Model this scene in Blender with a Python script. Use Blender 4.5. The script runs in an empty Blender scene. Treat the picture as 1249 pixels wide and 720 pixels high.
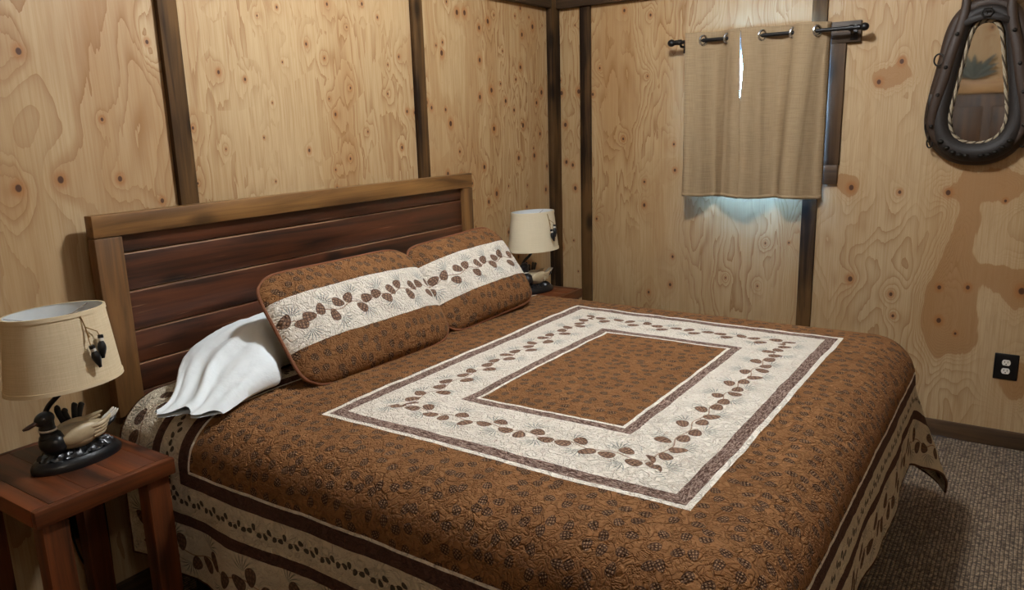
import bpy, bmesh, math, random
from mathutils import Vector, Matrix, noise
random.seed(7)
PI = math.pi
S = bpy.context.scene
COL = S.collection

# ------------------------------------------------------------------ camera
cd = bpy.data.cameras.new('camera')
cd.sensor_width = 36.0
cd.lens = 940.32 / 1249 * 36
cd.clip_start = 0.02
cam = bpy.data.objects.new('camera', cd)
COL.objects.link(cam)
cr, cu, cf = Vector((.55851, -.82901, -.02849)), Vector((.19640, .09879, .97553)), Vector((.80591, .55044, -.21800))
cam.matrix_world = Matrix((
    (cr.x, cu.x, -cf.x, -4.1787), (cr.y, cu.y, -cf.y, -2.4899), (cr.z, cu.z, -cf.z, 1.5923), (0, 0, 0, 1)))
S.camera = cam

# ------------------------------------------------------------------ world, exposure
w = bpy.data.worlds.new('daylight'); S.world = w
w.use_nodes = True
w.node_tree.nodes['Background'].inputs[0].default_value = (.20, .46, 1.0, 1)
w.node_tree.nodes['Background'].inputs[1].default_value = 135.0
S.view_settings.view_transform = 'Standard'
S.view_settings.look = 'None'
S.view_settings.gamma = 1
S.view_settings.use_curve_mapping = False
S.view_settings.exposure = .15
LAMP_POS = (-2.0, -1.45, 2.82)
LAMP_STRENGTH = 350.0
LAMP_COLOR = (.91, .95, .98, 1)
FILL_POS = (-4.3, -3.4, 2.75)
FILL_STRENGTH = 55.0
FILL_COLOR = (1.0, .95, .86, 1)

pd = bpy.data.lights.new('window_portal', 'AREA')          # only guides daylight sampling through the window
pd.shape = 'RECTANGLE'; pd.size = .64; pd.size_y = .64; pd.cycles.is_portal = True
po_ = bpy.data.objects.new('window_portal', pd); po_.location = (.13, -1.225, 1.62); po_.rotation_euler = (0, math.radians(90), 0)
COL.objects.link(po_)

# ------------------------------------------------------------------ node helpers
def lin(r, g, b):
    f = lambda c: c / 12.92 if c <= .04045 else ((c + .055) / 1.055) ** 2.4
    return (f(r / 255), f(g / 255), f(b / 255), 1)

class X:
    """A float socket with arithmetic: every operation is a Math node."""
    nt = None
    def __init__(s, k): s.k = k
    @staticmethod
    def op(o, *a, clamp=False):
        n = X.nt.nodes.new('ShaderNodeMath'); n.operation = o; n.use_clamp = clamp
        for i, v in enumerate(a):
            if isinstance(v, X): X.nt.links.new(v.k, n.inputs[i])
            else: n.inputs[i].default_value = v
        return X(n.outputs[0])
    def __add__(s, o): return X.op('ADD', s, o)
    __radd__ = __add__
    def __sub__(s, o): return X.op('SUBTRACT', s, o)
    def __rsub__(s, o): return X.op('SUBTRACT', o, s)
    def __mul__(s, o): return X.op('MULTIPLY', s, o)
    __rmul__ = __mul__
    def __truediv__(s, o): return X.op('DIVIDE', s, o)
    def __gt__(s, o): return X.op('GREATER_THAN', s, o)
    def __lt__(s, o): return X.op('LESS_THAN', s, o)

def F(o, *a): return X.op(o, *a)
def sat(a): return X.op('ADD', a, 0.0, clamp=True)
def fmax(a, b): return X.op('MAXIMUM', a, b)
def fmin(a, b): return X.op('MINIMUM', a, b)
def fabs(a): return X.op('ABSOLUTE', a)
def ramp01(v, lo, hi):
    n = X.nt.nodes.new('ShaderNodeMapRange'); n.interpolation_type = 'SMOOTHSTEP'
    X.nt.links.new(v.k, n.inputs[0]); n.inputs[1].default_value = lo; n.inputs[2].default_value = hi
    return X(n.outputs[0])
def pick(m, a, b):           # m=0 -> a, m=1 -> b (floats)
    return a + (b - a) * m if isinstance(a, X) or isinstance(b, X) else m * (b - a) + a
def combine(x, y, z=0.0):
    n = X.nt.nodes.new('ShaderNodeCombineXYZ')
    for i, v in enumerate((x, y, z)):
        if isinstance(v, X): X.nt.links.new(v.k, n.inputs[i])
        else: n.inputs[i].default_value = v
    return n.outputs[0]
def nz(vec, scale=1.0, detail=2.0, rough=.5, dist=0.0):
    n = X.nt.nodes.new('ShaderNodeTexNoise')
    X.nt.links.new(vec, n.inputs['Vector'])
    n.inputs['Scale'].default_value = scale; n.inputs['Detail'].default_value = detail
    n.inputs['Roughness'].default_value = rough; n.inputs['Distortion'].default_value = dist
    return X(n.outputs[0])
def voro(vec, rnd=1.0, feature='F1', dims='2D'):
    n = X.nt.nodes.new('ShaderNodeTexVoronoi'); n.voronoi_dimensions = dims; n.feature = feature
    X.nt.links.new(vec, n.inputs['Vector']); n.inputs['Scale'].default_value = 1.0
    n.inputs['Randomness'].default_value = rnd
    return n
def sep(sock):
    n = X.nt.nodes.new('ShaderNodeSeparateXYZ'); X.nt.links.new(sock, n.inputs[0])
    return X(n.outputs[0]), X(n.outputs[1]), X(n.outputs[2])
def col(c):
    n = X.nt.nodes.new('ShaderNodeRGB'); n.outputs[0].default_value = c
    return n.outputs[0]
def mix(m, a, b):
    n = X.nt.nodes.new('ShaderNodeMix'); n.data_type = 'RGBA'
    if isinstance(m, X): X.nt.links.new(m.k, n.inputs[0])
    else: n.inputs[0].default_value = m
    for i, v in ((6, a), (7, b)):
        if isinstance(v, tuple): n.inputs[i].default_value = v
        else: X.nt.links.new(v, n.inputs[i])
    return n.outputs[2]
def uvxy():
    n = X.nt.nodes.new('ShaderNodeTexCoord')
    a, b, c = sep(n.outputs['UV'])
    return a, b
def objxyz():
    n = X.nt.nodes.new('ShaderNodeTexCoord')
    i = X.nt.nodes.new('ShaderNodeObjectInfo')
    x, y, z = sep(n.outputs['Object'])
    return x, y, z, X(i.outputs['Random'])
def start(name):
    m = bpy.data.materials.new(name); m.use_nodes = True
    X.nt = m.node_tree
    return m, m.node_tree.nodes['Principled BSDF']
def finish(b, color=None, rough=.6, bump=None, strength=.3, dist=.002, spec=.5, metal=0.0, sheen=0.0):
    nt = X.nt
    if color is not None:
        if isinstance(color, tuple): b.inputs['Base Color'].default_value = color
        else: nt.links.new(color, b.inputs['Base Color'])
    if isinstance(rough, X): nt.links.new(rough.k, b.inputs['Roughness'])
    else: b.inputs['Roughness'].default_value = rough
    b.inputs['Specular IOR Level'].default_value = spec
    b.inputs['Metallic'].default_value = metal
    b.inputs['Sheen Weight'].default_value = sheen
    if bump is not None:
        n = nt.nodes.new('ShaderNodeBump'); n.inputs['Strength'].default_value = strength
        n.inputs['Distance'].default_value = dist
        nt.links.new(bump.k, n.inputs['Height']); nt.links.new(n.outputs[0], b.inputs['Normal'])

MAT = {}
def flat(name, c, rough=.5, metal=0.0, spec=.5, bump_scale=None, strength=.2, var=.12):
    m, b = start(name)
    x, y, z, r = objxyz()
    n = nz(combine(x, y, z), bump_scale or 40, 3)
    c2 = tuple(v * (1 - var) for v in c[:3]) + (1,)
    finish(b, mix(n, c2, c), rough, n if bump_scale else None, strength, .002, spec, metal)
    MAT[name] = m
    return m

# ------------------------------------------------------------------ materials: wood
def wood(name, c_light, c_dark, axis, rough=.55, grain=26.0, blotch=.5, knot=0.0, spec=.4, glint_wear=None):
    m, b = start(name)
    x, y, z, r = objxyz()
    q = [x, y, z]
    long = q[axis]; a, c = [q[i] for i in range(3) if i != axis]
    a = a + r * 13.0; c = c + r * 7.0; long = long + r * 29.0
    warp = nz(combine(a * 3.0, c * 3.0, long * .8), 1, 2)
    g = nz(combine(a * grain, c * grain, long * 1.3 + warp * 1.5), 1, 4, .65, .6)
    ring = F('SINE', (a * 60.0 + warp * 26.0))
    bl = nz(combine(a * 4.0, c * 4.0, long * 1.7), 1, 3)
    t = sat((g - .5) * 2.4 + .5 + ring * .17 + (bl - .5) * blotch * 2.0)
    color = mix(t, c_dark, c_light)
    if knot:
        v = voro(combine(long * 2.2, (a + c) * 5.0, 0.0), 1.0)
        d = X(v.outputs['Distance'])
        color = mix(ramp01(d, .18, .03) * knot, color, tuple(k * .35 for k in c_dark[:3]) + (1,))
    if glint_wear:                    # bevel highlight painted along the long edges; finish rubbed off in streaks
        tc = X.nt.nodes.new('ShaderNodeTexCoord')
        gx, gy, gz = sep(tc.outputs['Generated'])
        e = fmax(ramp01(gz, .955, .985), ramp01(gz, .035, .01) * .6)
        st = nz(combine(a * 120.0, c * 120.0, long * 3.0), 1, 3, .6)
        color = mix(e * ramp01(st, .35, .6) * .75, color, glint_wear)
        color = mix(ramp01(st, .64, .72) * ramp01(bl, .45, .6) * .5, color, glint_wear)
    finish(b, color, rough, g, .25, .0015, spec)
    MAT[name] = m
    return m

wood('batten', lin(92, 66, 37), lin(34, 22, 12), 2, .7, 30, 1.8, .8, .15)
wood('beam', lin(84, 62, 40), lin(42, 30, 19), 0, .6, 30, .7)
wood('beam_y', lin(84, 62, 40), lin(42, 30, 19), 1, .6, 30, .7)
wood('casing', lin(86, 64, 42), lin(44, 32, 20), 2, .6, 30, .8, .6, .2)
wood('casing_y', lin(86, 64, 42), lin(44, 32, 20), 1, .5, 30, .8)
wood('rail', lin(148, 106, 58), lin(84, 56, 27), 0, .5, 24, .6, .7)
wood('rail_post', lin(126, 88, 48), lin(70, 46, 23), 2, .5, 24, .6, .7)
wood('plank', lin(94, 51, 29), lin(32, 17, 10), 0, .38, 26, .55, .9, .5, glint_wear=lin(172, 132, 100))
wood('stand_x', lin(114, 58, 25), lin(48, 23, 9), 0, 0.42, 30, .6, .3, .5)
wood('stand_y', lin(114, 58, 25), lin(48, 23, 9), 1, 0.42, 30, .6, .3, .5)
wood('stand_z', lin(114, 58, 25), lin(48, 23, 9), 2, 0.42, 30, .6, .5, .5)
wood('door_wood', lin(96, 66, 38), lin(50, 34, 19), 2, .5, 24, .5, .6)
wood('pale_board', lin(190, 150, 100), lin(140, 100, 58), 1, .5, 24, .5, .4)

def plywood(name, seed, sx=3.2, sy=.55, N=22.0, ks=(4.5, 3.0), keep=.5, thr=.56, patch=.6, pale=0.0, line=.6, ksize=.012, knots=(), blobs=(), jag=.05):
    """rotary-cut fir veneer: growth rings are contours of one height field that bulges round the knots"""
    m, b = start(name)
    u0, v0 = uvxy()
    u = u0 + seed * 3.7; v = v0 + seed * 1.9
    wob = nz(combine(u * 2.2, v * 1.4, seed), 1, 3, .55)
    n1 = nz(combine(u * sx + wob * .6, v * sy, seed * 2.0), 1, 3.0, .5)
    jagged = nz(combine(u * 34.0, v * 2.6, seed + 2.0), 1, 3, .6) - .5
    vo = voro(combine(u * ks[0], v * ks[1] + wob * .3, 0.0), 1.0)
    px, py, _ = sep(vo.outputs['Position'])
    kr, kg, kb = sep(vo.outputs['Color'])
    ex, ey = u - px / ks[0], (v + wob * (.3 / ks[1]) - py / ks[1]) * .75
    d = F('SQRT', ex * ex + ey * ey) + (F('MULTIPLY', kr > keep, 9.0))
    d = d / (kg * .9 + .45)
    for ku, kv, kz in knots:
        ex, ey = u0 - ku, (v0 - kv) * .8
        d = fmin(d, F('SQRT', ex * ex + ey * ey) / kz)
    bulge = F('EXPONENT', d * -26.0) * .16
    H = n1 + jagged * jag + bulge
    for cu_, cv_, su, sv, a in blobs:
        ex, ey = (u0 - cu_ + (wob - .5) * .22 + jagged * .05) / su, (v0 - cv_ + (wob - .5) * .30 + jagged * .05) / sv
        H = H + F('EXPONENT', (ex * ex + ey * ey) * -1.0) * a
    lines = F('FRACT', H * N)
    tone = F('POWER', lines, 3.0)
    fine = nz(combine(u * 150.0, v * 4.0, seed), 1, 3, .6)
    fade = nz(combine(u * 1.6, v * 1.1, seed + 4.0), 1, 2)
    pt = ramp01(H, thr, thr + .035) * patch
    base = mix(fade, lin(188 + 8 * pale, 160 + 14 * pale, 119 + 20 * pale), lin(166, 135, 94))
    streak = nz(combine(u * 9.0, v * .5, seed + 6.0), 1, 3, .55)
    base = mix(ramp01(streak, .45, .7) * .35, base, lin(160, 120, 72))
    base = mix(pt * .70, base, lin(146, 101, 56))
    c = mix(tone * line * (ramp01(nz(combine(u * 3.0, v * 1.2, seed + 14.0), 1, 2), .36, .62) * .85 + .15), base, lin(134, 92, 50))
    c = mix(ramp01(fine, .35, .7) * .42, c, lin(150, 112, 70))
    c = mix(ramp01(d, ksize * 3.4, ksize * 1.2) * .6, c, lin(150, 94, 46))
    c = mix(ramp01(d, ksize * 1.15, ksize * .75) * .92, c, lin(66, 38, 22))
    finish(b, c, .5 + fine * .15, lines * .3 + fine * .5, .12, .001, .35)
    MAT[name] = m
    return m
plywood('ply_a', 1.3, 1.6, .5, 15.0, (3.0, 2.2), .0, .62, .45, 1.0, .85, .0085,
        knots=[(-3.036, 1.836, 1), (-2.974, 1.461, 1.1), (-3.097, 1.445, 1.1), (-2.787, 1.45, .9), (-2.632, 1.888, .7), (-2.649, 1.365, .8), (-2.819, 1.64, .6)],
        blobs=[(-2.66, 1.80, .13, .30, .22), (-2.70, 1.48, .13, .22, .20), (-3.16, 1.42, .08, .14, .25), (-3.12, 1.83, .07, .14, .25), (-2.63, 1.89, .05, .09, -.30)], jag=.02)
plywood('ply_b', 5.1, 4.4, .32, 17.0, (9.0, 6.5), .62, .57, .45, .6, .9, .0048, jag=.07)
plywood('ply_c', 8.7, 4.8, .34, 19.0, (10.0, 5.4), .75, .56, .45, .2, .9, .0080, jag=.06)
plywood('ply_d', 12.2, 2.4, .55, 30.0, (6.0, 4.4), .35, .60, .30, .1, .9, .0060, jag=.04)
plywood('ply_e', 17.9, 2.3, .75, 30.0, (3.0, 3.0), .0, .70, 1.0, .9, .70, .0095,
        knots=[(-1.718, 1.226, 1.2), (-2.146, 1.212, 1.1), (-1.939, 1.209, .8), (-1.742, .76, 1.2), (-1.936, .699, .9), (-1.953, .589, .7), (-2.146, .754, .9), (-2.265, .765, .9), (-2.157, .59, 1.1),
               (-2.232, .533, .6), (-2.48, .768, 1.4), (-2.378, 1.18, .6), (-1.81, 1.734, 1.0), (-1.903, 1.823, 1.0), (-2.6, 1.5, 1), (-2.7, .4, 1)],
        blobs=[(-2.229, 1.0, .07, .22, .40), (-2.215, .62, .13, .19, .42), (-2.36, .83, .08, .08, .3), (-2.47, .80, .07, .10, .35), (-1.71, 1.22, .05, .05, .35), (-2.34, 1.26, .20, .06, .35), (-2.46, .36, .13, .16, .35), (-1.85, 1.78, .08, .04, .3)], jag=.02)
plywood('ply_f', 23.4, 2.5, .6, 22.0, (4.0, 3.0), .5, .56, .5, .3)

# ------------------------------------------------------------------ materials: printed fabric
def rnd(i, k): return F('FRACT', F('SINE', i * 12.9898 + k * 78.233) * 43758.5453)
def cone(dx, dy, ang, a, b):
    """pine cone print: egg-shaped mask and checkered scales"""
    c, s = F('COSINE', ang), F('SINE', ang)
    px = (dx * c + dy * s) / a
    py = (dy * c - dx * s) / b * (px * .28 + 1.0)
    e = px * px + py * py
    mask = ramp01(e, 1.05, .85)
    sc = F('SINE', (px + py) * 6.2) * F('SINE', (px - py) * 6.2)
    return mask, ramp01(sc, .1, .4) * mask * ramp01(e, .95, .6)
def cone_row(s, t, P, a, b, spread, needles=True):
    i = F('FLOOR', s / P)
    x = s - (i + .5) * P
    masks = tones = None
    for k, (ox, oy, a0) in enumerate(((-.30 * P, spread, .5), (.02 * P, -spread, 2.2), (.31 * P, spread * .6, -.5))):
        m, tn = cone(x - ox, t - oy - (rnd(i, k + 1) - .5) * spread, (rnd(i, k + 5) - .5) * 1.5 + a0, a, b)
        masks = m if masks is None else fmax(masks, m)
        tones = tn if tones is None else fmax(tones, tn)
    stem = ramp01(fabs(t - F('SINE', s * (2 * PI / P)) * spread * .35), b * .16, b * .05)
    nd = None
    if needles:
        for k, (ox, oy) in enumerate(((-.12 * P, spread * 1.5), (.18 * P, -spread * 1.5))):
            dx, dy = x - ox, t - oy - (rnd(i, k + 11) - .5) * spread
            r = F('SQRT', dx * dx + dy * dy)
            an = F('ARCTAN2', dy, dx)
            fan = ramp01(F('COSINE', an - (rnd(i, k + 21) * 1.6 + (.8 if k == 0 else -2.3))), -.1, .5)
            ln = ramp01(F('SINE', an * 17.0 + r * 90.0), .1, .8) * ramp01(r, a * 2.1, a * .5) * fan
            nd = ln if nd is None else fmax(nd, ln)
    return masks, tones, stem, nd
C_BROWN, C_BROWN2 = lin(146, 103, 65), lin(116, 78, 46)
C_CONE, C_CONE_L = lin(84, 58, 46), lin(150, 118, 98)
C_WHITE, C_WHITE2 = lin(238, 230, 216), lin(222, 210, 194)
C_BARK, C_BARK_L = lin(90, 64, 54), lin(168, 144, 130)
def field_print(u, v):
    """brown ground scattered with small cones"""
    sp = .046
    vo = voro(combine(u / sp, v / sp), .62)
    px, py, _ = sep(vo.outputs['Position'])
    r, g, _ = sep(vo.outputs['Color'])
    m, tn = cone(u - px * sp, v - py * sp, r * 6.28, .0150, .0112)
    n = nz(combine(u, v), 9, 4)
    c = mix(n, C_BROWN2, C_BROWN)
    c = mix(m * .9, c, lin(66, 44, 32))
    return mix(tn * .6, c, lin(172, 136, 102))
def white_print(u, v):
    n = nz(combine(u, v), 14, 4, .6)
    c = mix(n, C_WHITE2, C_WHITE)
    return mix(ramp01(nz(combine(u + 3.1, v), 38, 2), .60, .72) * .35, c, lin(206, 178, 160))
def bark_print(s, t):
    n = nz(combine(s * 60.0, t * 260.0), 1, 3, .6, 1.0)
    return mix(ramp01(n, .44, .58), C_BARK, C_BARK_L)
def add_row(c, row, cone_c=C_CONE, cone_l=C_CONE_L, needle=lin(80, 98, 94)):
    m, tn, st, nd = row
    if nd is not None: c = mix(nd * .95, c, needle)
    c = mix(st * .8, c, lin(150, 110, 80))
    c = mix(m * .93, c, cone_c)
    return mix(tn * .65, c, cone_l)
def stitch(u, v):
    """meandering quilting relief"""
    a = fabs(nz(combine(u, v), 24, 2, .5, 1.2) - .5)
    b = nz(combine(u, v, 2.0), 75, 3, .6)
    cr = fabs(nz(combine(u + 5.0, v, 4.0), 48, 2, .5, .8) - .5)
    return ramp01(a, .0, .06) * .6 + b * .45 + ramp01(cr, .0, .07) * .4

def quilt_material():
    m, b = start('quilt_print')
    u, v = uvxy()
    wob = (nz(combine(u, v), 6, 2) - .5) * .012
    au, av = fabs(u + wob), fabs(v + wob)
    field = field_print(u, v)
    # ---- centre medallion: distances outside of nested rectangles (negative = inside)
    def out(hx, hy): return fmax(au - hx, av - hy)
    o1 = out(.762, .563); o2 = out(.746, .547); o3 = out(.708, .509)
    i1 = out(.462, .281); i2 = out(.430, .249); i3 = out(.419, .238)
    side = (au - .585) > (av - .395)
    s = pick(side, u, v); t = pick(side, av - .395, au - .585)
    band = white_print(u, v)
    band = add_row(band, cone_row(s, t, .128, .0245, .0175, .021), lin(100, 66, 46), lin(180, 142, 114))
    sb = pick((au - .7) > (av - .5), u, v); tb = o1
    bark = bark_print(sb, tb)
    c = field
    c = mix(o1 < 0.0, c, C_WHITE)
    c = mix(o2 < 0.0, c, bark)
    c = mix(o3 < 0.0, c, band)
    c = mix(i1 < 0.0, c, bark)
    c = mix(i2 < 0.0, c, C_WHITE)
    c = mix(i3 < 0.0, c, field)
    # ---- outer border (half sizes of the brown field 1.095 x .86, border .37 wide)
    e = fmax(au - 1.095, av - .855)
    side2 = (au - 1.095) > (av - .855)
    s2 = pick(side2, u, v)
    wb = mix(nz(combine(u, v), 30, 3), lin(222, 210, 188), lin(204, 190, 166))
    r1 = cone_row(s2, e - .100, .060, .0105, .0075, .008, False)
    r2 = cone_row(s2, e - .270, .170, .030, .021, .026)
    wb = add_row(wb, r1, lin(62, 54, 46), lin(100, 92, 80))
    wb = add_row(wb, r2, lin(78, 52, 40), lin(140, 108, 86), lin(92, 100, 92))
    dark = mix(nz(combine(s2 * 60.0, e * 260.0), 1, 3, .6, 1.0), lin(70, 46, 40), lin(104, 76, 66))
    c = mix(e > 0.0, c, C_WHITE)
    c = mix(e > .009, c, dark)
    c = mix(e > .052, c, wb)
    c = mix(fmin(e > .150, e < .186), c, dark)
    c = mix(e > .362, c, lin(96, 66, 48))
    finish(b, c, .88, stitch(u, v), 1.0, .0075, .15)
    return m
MAT['quilt'] = quilt_material()

def sham_material():
    m, b = start('sham_print')
    u, v = uvxy()
    c = field_print(u, v)
    band = white_print(u, v)
    band = add_row(band, cone_row(u, v - .012, .124, .0245, .0175, .021), lin(88, 56, 38), lin(178, 140, 112), lin(78, 98, 98))
    wob = (nz(combine(u, v), 5, 2) - .5) * .014
    c = mix(fabs(v + wob - .012) < .089, c, band)
    finish(b, c, .88, stitch(u, v), 1.0, .0075, .15)
    return m
MAT['sham'] = sham_material()
flat('piping', lin(116, 66, 34), .8, bump_scale=200)

def linen(name, c1, c2, warp=320.0, rough=.85, trans=0.0, slub=(9, 320)):
    m, b = start(name)
    u, v = uvxy()
    wv = F('SINE', u * warp * 6.28) * .5 + F('SINE', v * warp * 6.28) * .5
    sl = nz(combine(u * slub[0], v * slub[1]), 1, 3, .6)
    sv = nz(combine(u * slub[1], v * slub[0]), 1, 3, .6)
    t = sat(sl * .6 + sv * .4)
    finish(b, mix(ramp01(t, .22, .78), c1, c2), rough, wv * .2 + t, .3, .0012, .2)
    if trans:
        b.inputs['Subsurface Weight'].default_value = 0
    MAT[name] = m
    return m
linen('curtain', lin(136, 115, 88), lin(168, 145, 113), 260)
linen('shade', lin(196, 176, 142), lin(218, 200, 168), 420)
linen('shade_smooth', lin(206, 192, 162), lin(216, 202, 174), 600)
flat('lining', lin(232, 232, 230), .85)
flat('shade_lining', lin(222, 226, 226), .8)

m, b = start('white_cotton')
x, y, z, r = objxyz()
finish(b, lin(226, 232, 234), .75, nz(combine(x, y, z), 9, 4, .6, .6), .35, .012, .2, sheen=.1)
MAT['cotton'] = m

flat('black_iron', lin(22, 20, 20), .42, .3, .5, 160, .15)
flat('black_gloss', lin(20, 21, 24), .3, 0, .5, 120, .25)
flat('duck_black', lin(22, 24, 28), .3)
flat('duck_cream', lin(188, 168, 134), .4, bump_scale=60, strength=.25, var=.3)
flat('duck_white', lin(206, 200, 188), .4)
flat('duck_bill', lin(74, 44, 32), .4)
flat('steel', lin(190, 192, 196), .22, 1.0)
flat('dull_iron', lin(40, 36, 32), .5, .7, bump_scale=120)
flat('leather', lin(34, 26, 21), .62, bump_scale=90, strength=.5, var=.4)
flat('leather_brown', lin(56, 39, 26), .6, bump_scale=70, strength=.4, var=.35)
flat('rope', lin(176, 160, 134), .85, bump_scale=300, strength=.5, var=.3)
flat('rope_shaded', lin(78, 64, 48), .85, bump_scale=300, strength=.5, var=.3)  # darker strand paints in the shade between the twists
flat('white_plastic', lin(226, 222, 214), .35)
flat('dark_slot', lin(24, 22, 20), .6)
flat('twine', lin(140, 110, 66), .9, bump_scale=300)
flat('mattress_cloth', lin(70, 66, 62), .9, bump_scale=200)
flat('box_spring_cloth', lin(36, 33, 31), .9, bump_scale=200)
flat('wall_core', lin(120, 95, 62), .8)
flat('ceiling_paint', lin(150, 150, 148), .8, bump_scale=60)
flat('dry_leaf', lin(96, 100, 92), .8)
m, b = start('mirror_silver')
n = nz(combine(*objxyz()[:3]), 6, 2)
finish(b, mix(n, (.80, .80, .78, 1), (.86, .86, .85, 1)), .03, metal=1.0)
MAT['mirror'] = m
m, b = start('window_glass')
tr = X.nt.nodes.new('ShaderNodeBsdfTransparent'); gl = X.nt.nodes.new('ShaderNodeBsdfGlossy'); mx = X.nt.nodes.new('ShaderNodeMixShader')
n = nz(combine(*objxyz()[:3]), 3, 2)
X.nt.links.new(mix(n, (.93, .96, .97, 1), (.96, .98, .98, 1)), tr.inputs[0])
gl.inputs['Roughness'].default_value = .02
mx.inputs[0].default_value = .06
X.nt.links.new(tr.outputs[0], mx.inputs[1]); X.nt.links.new(gl.outputs[0], mx.inputs[2])
X.nt.links.new(mx.outputs[0], X.nt.nodes['Material Output'].inputs[0])
MAT['glass'] = m
for nm, st_, lc in (('globe', LAMP_STRENGTH, LAMP_COLOR), ('fill_globe', FILL_STRENGTH, FILL_COLOR)):
    m, b = start('lamp_' + nm)
    n = nz(combine(*objxyz()[:3]), 5, 2)
    b.inputs['Emission Strength'].default_value = st_
    b.inputs['Emission Color'].default_value = lc
    finish(b, mix(n, (.8, .8, .8, 1), (.85, .85, .85, 1)), .4)
    MAT[nm] = m

m, b = start('carpet_loop')
tc = X.nt.nodes.new('ShaderNodeTexCoord')
x, y, z = sep(tc.outputs['Object'])
wv = nz(combine(x, y), 14, 2) * .006
row = F('SINE', (y + wv) * (2 * PI / .0135))
lp = voro(combine((x + wv) / .009, y / .0135), .75)
ld = X(lp.outputs['Distance'])
lr, lg, _ = sep(lp.outputs['Color'])
big = nz(combine(x, y), 3.0, 3)
t = sat(lr * .75 + (big - .5) * .4)
c = mix(t, lin(94, 78, 62), lin(190, 168, 140))
c = mix(ramp01(ld, .35, .75) * .75, c, lin(52, 43, 36))
c = mix(ramp01(row, -.2, -.9) * .75, c, lin(56, 46, 39))
finish(b, c, .95, (row * .4 - ld * 1.0), .8, .006, .1, sheen=.1)
MAT['carpet'] = m

# ------------------------------------------------------------------ mesh helpers
def link(o, parent=None):
    COL.objects.link(o)
    if parent is not None:
        o.parent = parent
        o.matrix_parent_inverse = Matrix.Identity(4)
    return o
def tag(o, label, cat, group=None):
    o['label'] = label; o['category'] = cat
    if group: o['group'] = group
    return o
def empty(name, loc, rz=0.0):
    o = bpy.data.objects.new(name, None); o.location = loc; o.rotation_euler.z = rz
    o.empty_display_size = .1
    return link(o)
def world_of(parent):
    """matrix of an (unscaled) chain of parents, without waiting for the depsgraph"""
    M = Matrix.Identity(4)
    while parent is not None:
        M = parent.matrix_basis @ M
        parent = parent.parent
    return M
def build(name, bm, mat, parent=None, smooth=True, origin=None, angle=40):
    """bm is given in the parent's coordinates; the origin moves to the middle of the mesh"""
    bm.normal_update()
    if origin is None:
        lo = Vector((min(v.co[i] for v in bm.verts) for i in range(3)))
        hi = Vector((max(v.co[i] for v in bm.verts) for i in range(3)))
        origin = (lo + hi) / 2
    origin = Vector(origin)
    for v in bm.verts: v.co -= origin
    me = bpy.data.meshes.new(name); bm.to_mesh(me); bm.free()
    for k in (mat if isinstance(mat, (list, tuple)) else [mat]): me.materials.append(MAT[k])
    if smooth:
        me.polygons.foreach_set('use_smooth', [True] * len(me.polygons))
        me.set_sharp_from_angle(angle=math.radians(angle))
    o = bpy.data.objects.new(name, me)
    if parent is not None:      # parent-local coordinates: subtract the parent's own mesh offset
        o.location = origin - PARENT_OFF.get(parent.name, Vector())
    else:
        o.location = origin
    link(o, parent)
    if parent is not None or True:
        PARENT_OFF[o.name] = origin
    return o
PARENT_OFF = {}
def box(bm, x0, x1, y0, y1, z0, z1, bevel=0.0, seg=2, uv=False):
    r = bmesh.ops.create_cube(bm, size=1.0)
    vs = r['verts']
    for v in vs:
        v.co = Vector(((x0 + x1) / 2 + v.co.x * (x1 - x0), (y0 + y1) / 2 + v.co.y * (y1 - y0), (z0 + z1) / 2 + v.co.z * (z1 - z0)))
    if bevel:
        es = set(e for v in vs for e in v.link_edges)
        bmesh.ops.bevel(bm, geom=list(es), offset=bevel, segments=seg, profile=.5, affect='EDGES')
    return bm
def bx(*a, **k): return box(bmesh.new(), *a, **k)
def tube(bm, pts, rad, n=10, closed=False, caps=True, flat_=None):
    """sweep a circle (or an ellipse: flat_ = (ratio, axis)) along pts; rad is a number or list"""
    pts = [Vector(p) for p in pts]; N = len(pts)
    rads = rad if isinstance(rad, (list, tuple)) else [rad] * N
    T = []
    for i in range(N):
        a = pts[(i - 1) % N] if closed or i > 0 else pts[i]
        c = pts[(i + 1) % N] if closed or i < N - 1 else pts[i]
        T.append((c - a).normalized())
    up = Vector((0, 0, 1)) if abs(T[0].z) < .9 else Vector((1, 0, 0))
    nrm = (up - T[0] * up.dot(T[0])).normalized()
    rings = []
    for i in range(N):
        if flat_ is not None:
            ax = Vector(flat_[1]); nrm = (ax - T[i] * ax.dot(T[i])).normalized()
        else:
            nrm = (nrm - T[i] * nrm.dot(T[i])).normalized()
        bn = T[i].cross(nrm)
        ring = []
        for k in range(n):
            t = 2 * PI * k / n
            kk = flat_[0] if flat_ else 1.0
            ring.append(bm.verts.new(pts[i] + (nrm * math.cos(t) * kk + bn * math.sin(t)) * rads[i]))
        rings.append(ring)
    for i in range(N if closed else N - 1):
        A, B = rings[i], rings[(i + 1) % N]
        for k in range(n):
            bm.faces.new((A[k], A[(k + 1) % n], B[(k + 1) % n], B[k]))
    if caps and not closed:
        bm.faces.new(list(reversed(rings[0]))); bm.faces.new(rings[-1])
    return bm
def ball(bm, c, rx, ry, rz, seg=18, ring=12, rot=None):
    r = bmesh.ops.create_uvsphere(bm, u_segments=seg, v_segments=ring, radius=1.0)
    for v in r['verts']:
        p = Vector((v.co.x * rx, v.co.y * ry, v.co.z * rz))
        if rot: p = rot @ p
        v.co = p + Vector(c)
    return r['verts']
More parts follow.
